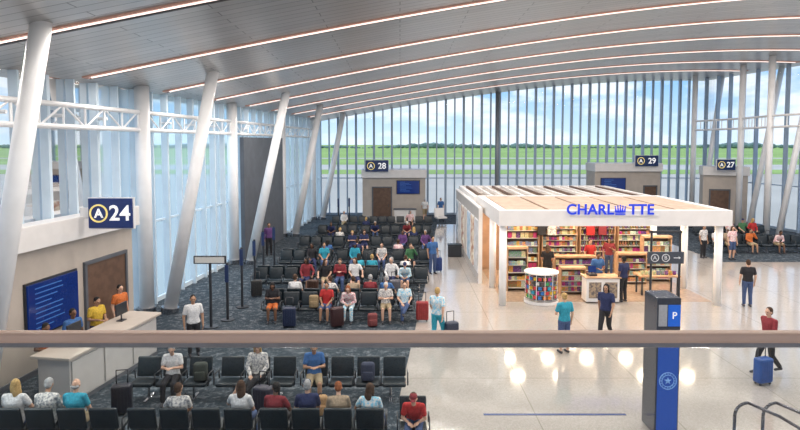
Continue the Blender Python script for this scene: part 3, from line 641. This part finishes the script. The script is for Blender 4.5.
POU=[G().prism([(-.065,-.03),(.065,-.03),(.065,.03),(-.065,.03)],0,.17).box((0,0,.185),(.14,.015,.03)).mesh('snack_bag',m) for m in PMAT]
KD={'magazine':MAG,'snack_box':PKG,'bottle':BOT,'snack_bag':POU}
PL={'magazine':'magazines','snack_box':'snack boxes','bottle':'bottles','snack_bag':'snack bags'}
def shelfunit(x,y,w,h,n,kinds,label,per,rz=0,glabel=''):
    t=empty('shelf_unit',(x,y,.01),rz,label,'shelf'); G().box((0,.17,h/2),(w,.04,h)).obj('back_panel',BROWN,t)
    for s in (-1,1): G().box((s*w/2,0,h/2),(.04,.36,h)).obj('side_panel',ORNG,t)
    G().box((0,-.02,h+.05),(w+.04,.4,.1),bev=.02).obj('header',ORNG,t)
    cs,sn=math.cos(rz),math.sin(rz)
    for k in range(n):
        z=.12+k*(h-.15)/n; G().box((0,-.02,z),(w-.04,.36,.02)).obj('shelf_board',LGREY,t); kd=kinds[k%len(kinds)]; pal=random.sample(range(12),7); p=per if kd!='magazine' else int(per*.75)
        for i in range(p):
            lx=(i-(p-1)/2)*(w-.12)/p; ly=-.08
            me=KD[kd][random.choice(pal)]; o=inst(kd,me,None,(x+lx*cs-ly*sn,y+lx*sn+ly*cs,.01+z+.012),rz); o.scale=(1,1,random.uniform(.75,1.1) if kd!='magazine' else 1)
            nm=kd.replace('_',' '); tag(o,'coloured %s standing on the %s'%(nm,glabel),nm,'%s on the %s'%(PL[kd],glabel))
shelfunit(X(523,27.9),27.9,1.5,2.3,6,('magazine','snack_bag'),'tall mixed shelf at the left end of the shop back wall',10,0,'left back shelf')
shelfunit(X(560,27.9),27.9,1.6,2.3,8,('snack_bag','snack_box'),'snack shelf second from the left on the shop back wall',12,0,'second back shelf')
shelfunit(X(598,27.9),27.9,1.6,2.3,8,('bottle',),'drinks shelf in the middle of the shop back wall',14,0,'middle back shelf')
shelfunit(X(635,27.9),27.9,1.5,2.3,8,('snack_box','bottle','snack_bag'),'snack shelf right of the middle on the shop back wall',11,0,'fourth back shelf')
shelfunit(X(658,25.8),25.8,1.2,1.9,6,('magazine','snack_box'),'magazine shelf at the right side of the shop',8,0,'right side shelf')
shelfunit(X(518,24.2),24.2,.8,1.7,5,('magazine','snack_box'),'narrow magazine rack by the left canopy columns',6,0,'left entrance rack')
shelfunit(X(576,25.2),25.2,1.7,1.15,4,('snack_box','snack_bag'),'low snack gondola behind the shop counter',13,0,'low gondola')
shelfunit(X(633,25.3),25.3,1.2,1.25,4,('snack_bag','snack_box'),'low snack gondola right of the shop counter',9,0,'right low gondola')
shelfunit(X(574,23.6),23.6,.95,1.0,4,('snack_bag','snack_box'),'small snack stand between the round rack and the counter',7,0,'small snack stand')
for k,(px,c) in enumerate(((592,'red'),(604,'maroon'),(543,'black'),(553,'grey'))):
    d=27.55; o=empty('hanging_shirt',(X(px,d),d,1.75),0,'%s shirt hanging on display at the shop back wall'%c,'shirt')
    g=G(); g.prism([(-.18,-.03),(.18,-.03),(.2,.03),(-.2,.03)],-.0,.6); 
    for s in (-1,1): g.box((s*.25,0,.48),(.2,.05,.17),rot=RY(s*.5))
    g.obj('cloth',fab(CN[c]),o); G().tube([(-.15,0,.6),(0,0,.7),(.15,0,.6)],.01).obj('hanger',CHROME,o)
# round card rack
d=22.4; t=empty('card_rack',(X(543,d),d,.01),0,'round white rack full of colourful cards standing at the shop front','display rack')
G().cyl((0,0,0),(0,0,.1),.64,n=32).obj('base',WHITE,t); G().cyl((0,0,.1),(0,0,1.12),.3,n=32).obj('drum',DARK,t); G().cyl((0,0,1.12),(0,0,1.17),.64,n=32).obj('top_plate',WHITE,t)
for k in range(6): ring(.61,.59,CHROME,t,(0,0,.2+k*.17),'wire_ring').rotation_euler=(PI/2,0,0)
g=G()
for i in range(12): g.cyl((.6*math.cos(i*PI/6),.6*math.sin(i*PI/6),.1),(.6*math.cos(i*PI/6),.6*math.sin(i*PI/6),1.12),.012,n=6)
g.obj('wire_frame',WHITE,t)
CMAT=[pbr('card_print_%d'%i,c,.45,noise=.3,scale=20) for i,c in enumerate(((.7,.04,.04),(.75,.5,.03),(.03,.2,.6),(.05,.4,.12),(.8,.25,.02),(.6,.05,.3),(.03,.4,.6),(.7,.7,.68),(.1,.08,.08)))]
CARD=[G().box((0,-.57,0),(.12,.03,.12)).mesh('card',m) for m in CMAT]
for k in range(5):
    for i in range(20): inst('card',random.choice(CARD),t,(0,0,.27+k*.175),2*PI*(i+.5*(k%2))/20)
d=22.5; t=empty('shop_counter',(X(603,d),d,.01),0,'white shop checkout counter with dark inset front','counter')
G().box((0,0,.48),(1.25,.6,.9),bev=.02).obj('body',WHITE,t); G().box((0,0,.95),(1.35,.7,.05),bev=.01).obj('countertop',ORNG,t)
for s in (-1,1): G().box((s*.3,-.31,.48),(.46,.02,.6)).obj('front_panel',pbr('front_dark',(.12,.1,.1),.4,c2=(.4,.3,.2),scale=10),t)
t=empty('cash_register',(X(594,d),d,.985),.2,'small dark cash register screen on the shop counter','cash register'); G().box((0,0,.04),(.3,.3,.08),bev=.01).obj('base',DARK,t); G().box((0,-.02,.25),(.32,.03,.24),rot=RX(-.2),bev=.01).obj('screen',SCREEN,t); G().cyl((0,0,.08),(0,0,.2),.02).obj('stand',DARK,t)
t=empty('display_table',(X(660,23.6),23.6,.01),0,'low display table in the right half of the shop','table'); G().box((0,0,.75),(1.6,.7,.06),bev=.01).obj('tabletop',ORNG,t)
for sx in (-1,1):
    for sy in (-1,1): G().box((sx*.7,sy*.28,.36),(.06,.06,.72)).obj('leg',DARK,t)
for i in range(9):
    o=inst('snack_box',random.choice(PKG),None,(X(660,23.6)-.64+i*.16,23.5,.79)); tag(o,'coloured snack box on the low display table','snack box','boxes on the display table')
d=20.8; t=empty('wayfinding_sign',(X(668,d),d,0),0,'dark directory sign with circled letters on two posts beside the shop','sign')
for s in (-1,1): G().cyl((s*.5,0,0),(s*.5,0,2.95),.04,n=10).obj('post',DARK,t)
G().box((0,0,2.9),(1.1,.08,.08)).obj('crossbar',DARK,t)
G().box((0,-.03,2.0),(1.25,.08,.42),bev=.01).obj('panel',pbr('panel_slate',(.05,.06,.08),.4,noise=.1),t)
for x in (-.40,-.02): ring(.14,.115,DTXT,t,(x,-.075,2.0)); text('A' if x<-.2 else 'B',.19,DTXT,t,(x,-.08,2.0))
g=G().box((.35,-.075,2.0),(.18,.02,.03)); g.cyl((.43,-.075,2.0),(.51,-.075,2.0),.055,.0,n=3); g.obj('arrow',DTXT,t)
# totem
d=12.0; x0=X(661,d); t=empty('advertising_totem',(x0+.25,d+.33,0),0,'tall slim dark and blue advertising totem with round emblem in the right foreground','totem')
G().box((0,0,1.43),(.48,.66,2.86),bev=.015).obj('body',pbr('totem_dark',(.045,.052,.07),.12,noise=.1),t)
G().box((-.0,-.335,.98),(.42,.02,1.75)).obj('poster_panel',pbr('totem_blue',(.01,.06,.30),.3,emit=(.01,.08,.45),es=.35,noise=.1),t)
G().box((.10,-.335,2.5),(.25,.02,.44)).obj('upper_panel',pbr('totem_blue2',(.01,.1,.5),.3,emit=(.01,.12,.6),es=.4,noise=.1),t); G().box((-.13,-.335,2.5),(.17,.02,.44)).obj('white_panel',pbr('totem_white',(.45,.47,.5),.3,noise=.1),t)
PBL=pbr('pale_blue_mark',(.22,.38,.65),.5,emit=(.18,.36,.7),es=.3,noise=.05)
text('P',.2,TXT,t,(.10,-.35,2.5)); ring(.18,.165,PBL,t,(0,-.345,1.15),'emblem_ring'); ring(.13,.118,PBL,t,(0,-.345,1.15),'emblem_ring')
g=G(); 
for a in range(5): g.cyl((0,-.35,1.15),(.085*math.sin(a*1.2566),-.35,1.15+.085*math.cos(a*1.2566)),.03,.0,n=4)
for a in range(16): g.box((.148*math.sin(a*PI/8),-.35,1.15+.148*math.cos(a*PI/8)),(.014,.012,.014))
g.obj('emblem_star',PBL,t)
DCH=pbr('dark_chrome',(.16,.16,.18),.25,.9,noise=.1)
for k,(x,lb) in enumerate(((6.5,'left of the two curved dark stair rails at the bottom right'),(7.05,'right of the two curved dark stair rails at the bottom right'))):
    y=11.35; pts=[(x,y,.0),(x,y,.72)]+[(x+.25-.25*math.cos(a),y,.72+.25*math.sin(a)) for a in [i*PI/2/6 for i in range(1,7)]]+[(x+.55,y-.5,.93),(x+1.0,y-1.6,.75)]
    o=G().tube(pts,.03,n=12).obj('stair_rail',DCH,smooth=True); G().cyl((x,y,0),(x,y,.03),.09,n=16).obj('base_flange',CHROME,o); tag(o,lb,'handrail','stair rails')
t=empty('lounge_chair',(X(441,45.0),45.0,.012),.3,'white lounge chair on the far carpet near the left booth','chair'); G().box((0,0,.38),(.8,.7,.14),bev=.05,seg=3).obj('seat',WHITE,t,True); G().box((0,.34,.72),(.8,.12,.7),rot=RX(-.2),bev=.05,seg=3).obj('backrest',WHITE,t,True)
for sx in (-1,1):
    for sy in (-1,1): G().cyl((sx*.3,sy*.25,0),(sx*.28,sy*.22,.33),.02,n=8).obj('leg',CHROME,t)
for px,d,lb in ((405,44.9,'white podium in front of the left booth at the far wall'),(618,45,'white podium half hidden by the shop roof at the right far booth')):
    t=empty('podium',(X(px,d),d,.012),0,lb,'podium'); G().box((0,0,.5),(1.6,.6,1.0),bev=.02).obj('body',WHITE,t); G().box((0,0,1.03),(1.75,.75,.06),bev=.01).obj('top',GREYW,t)
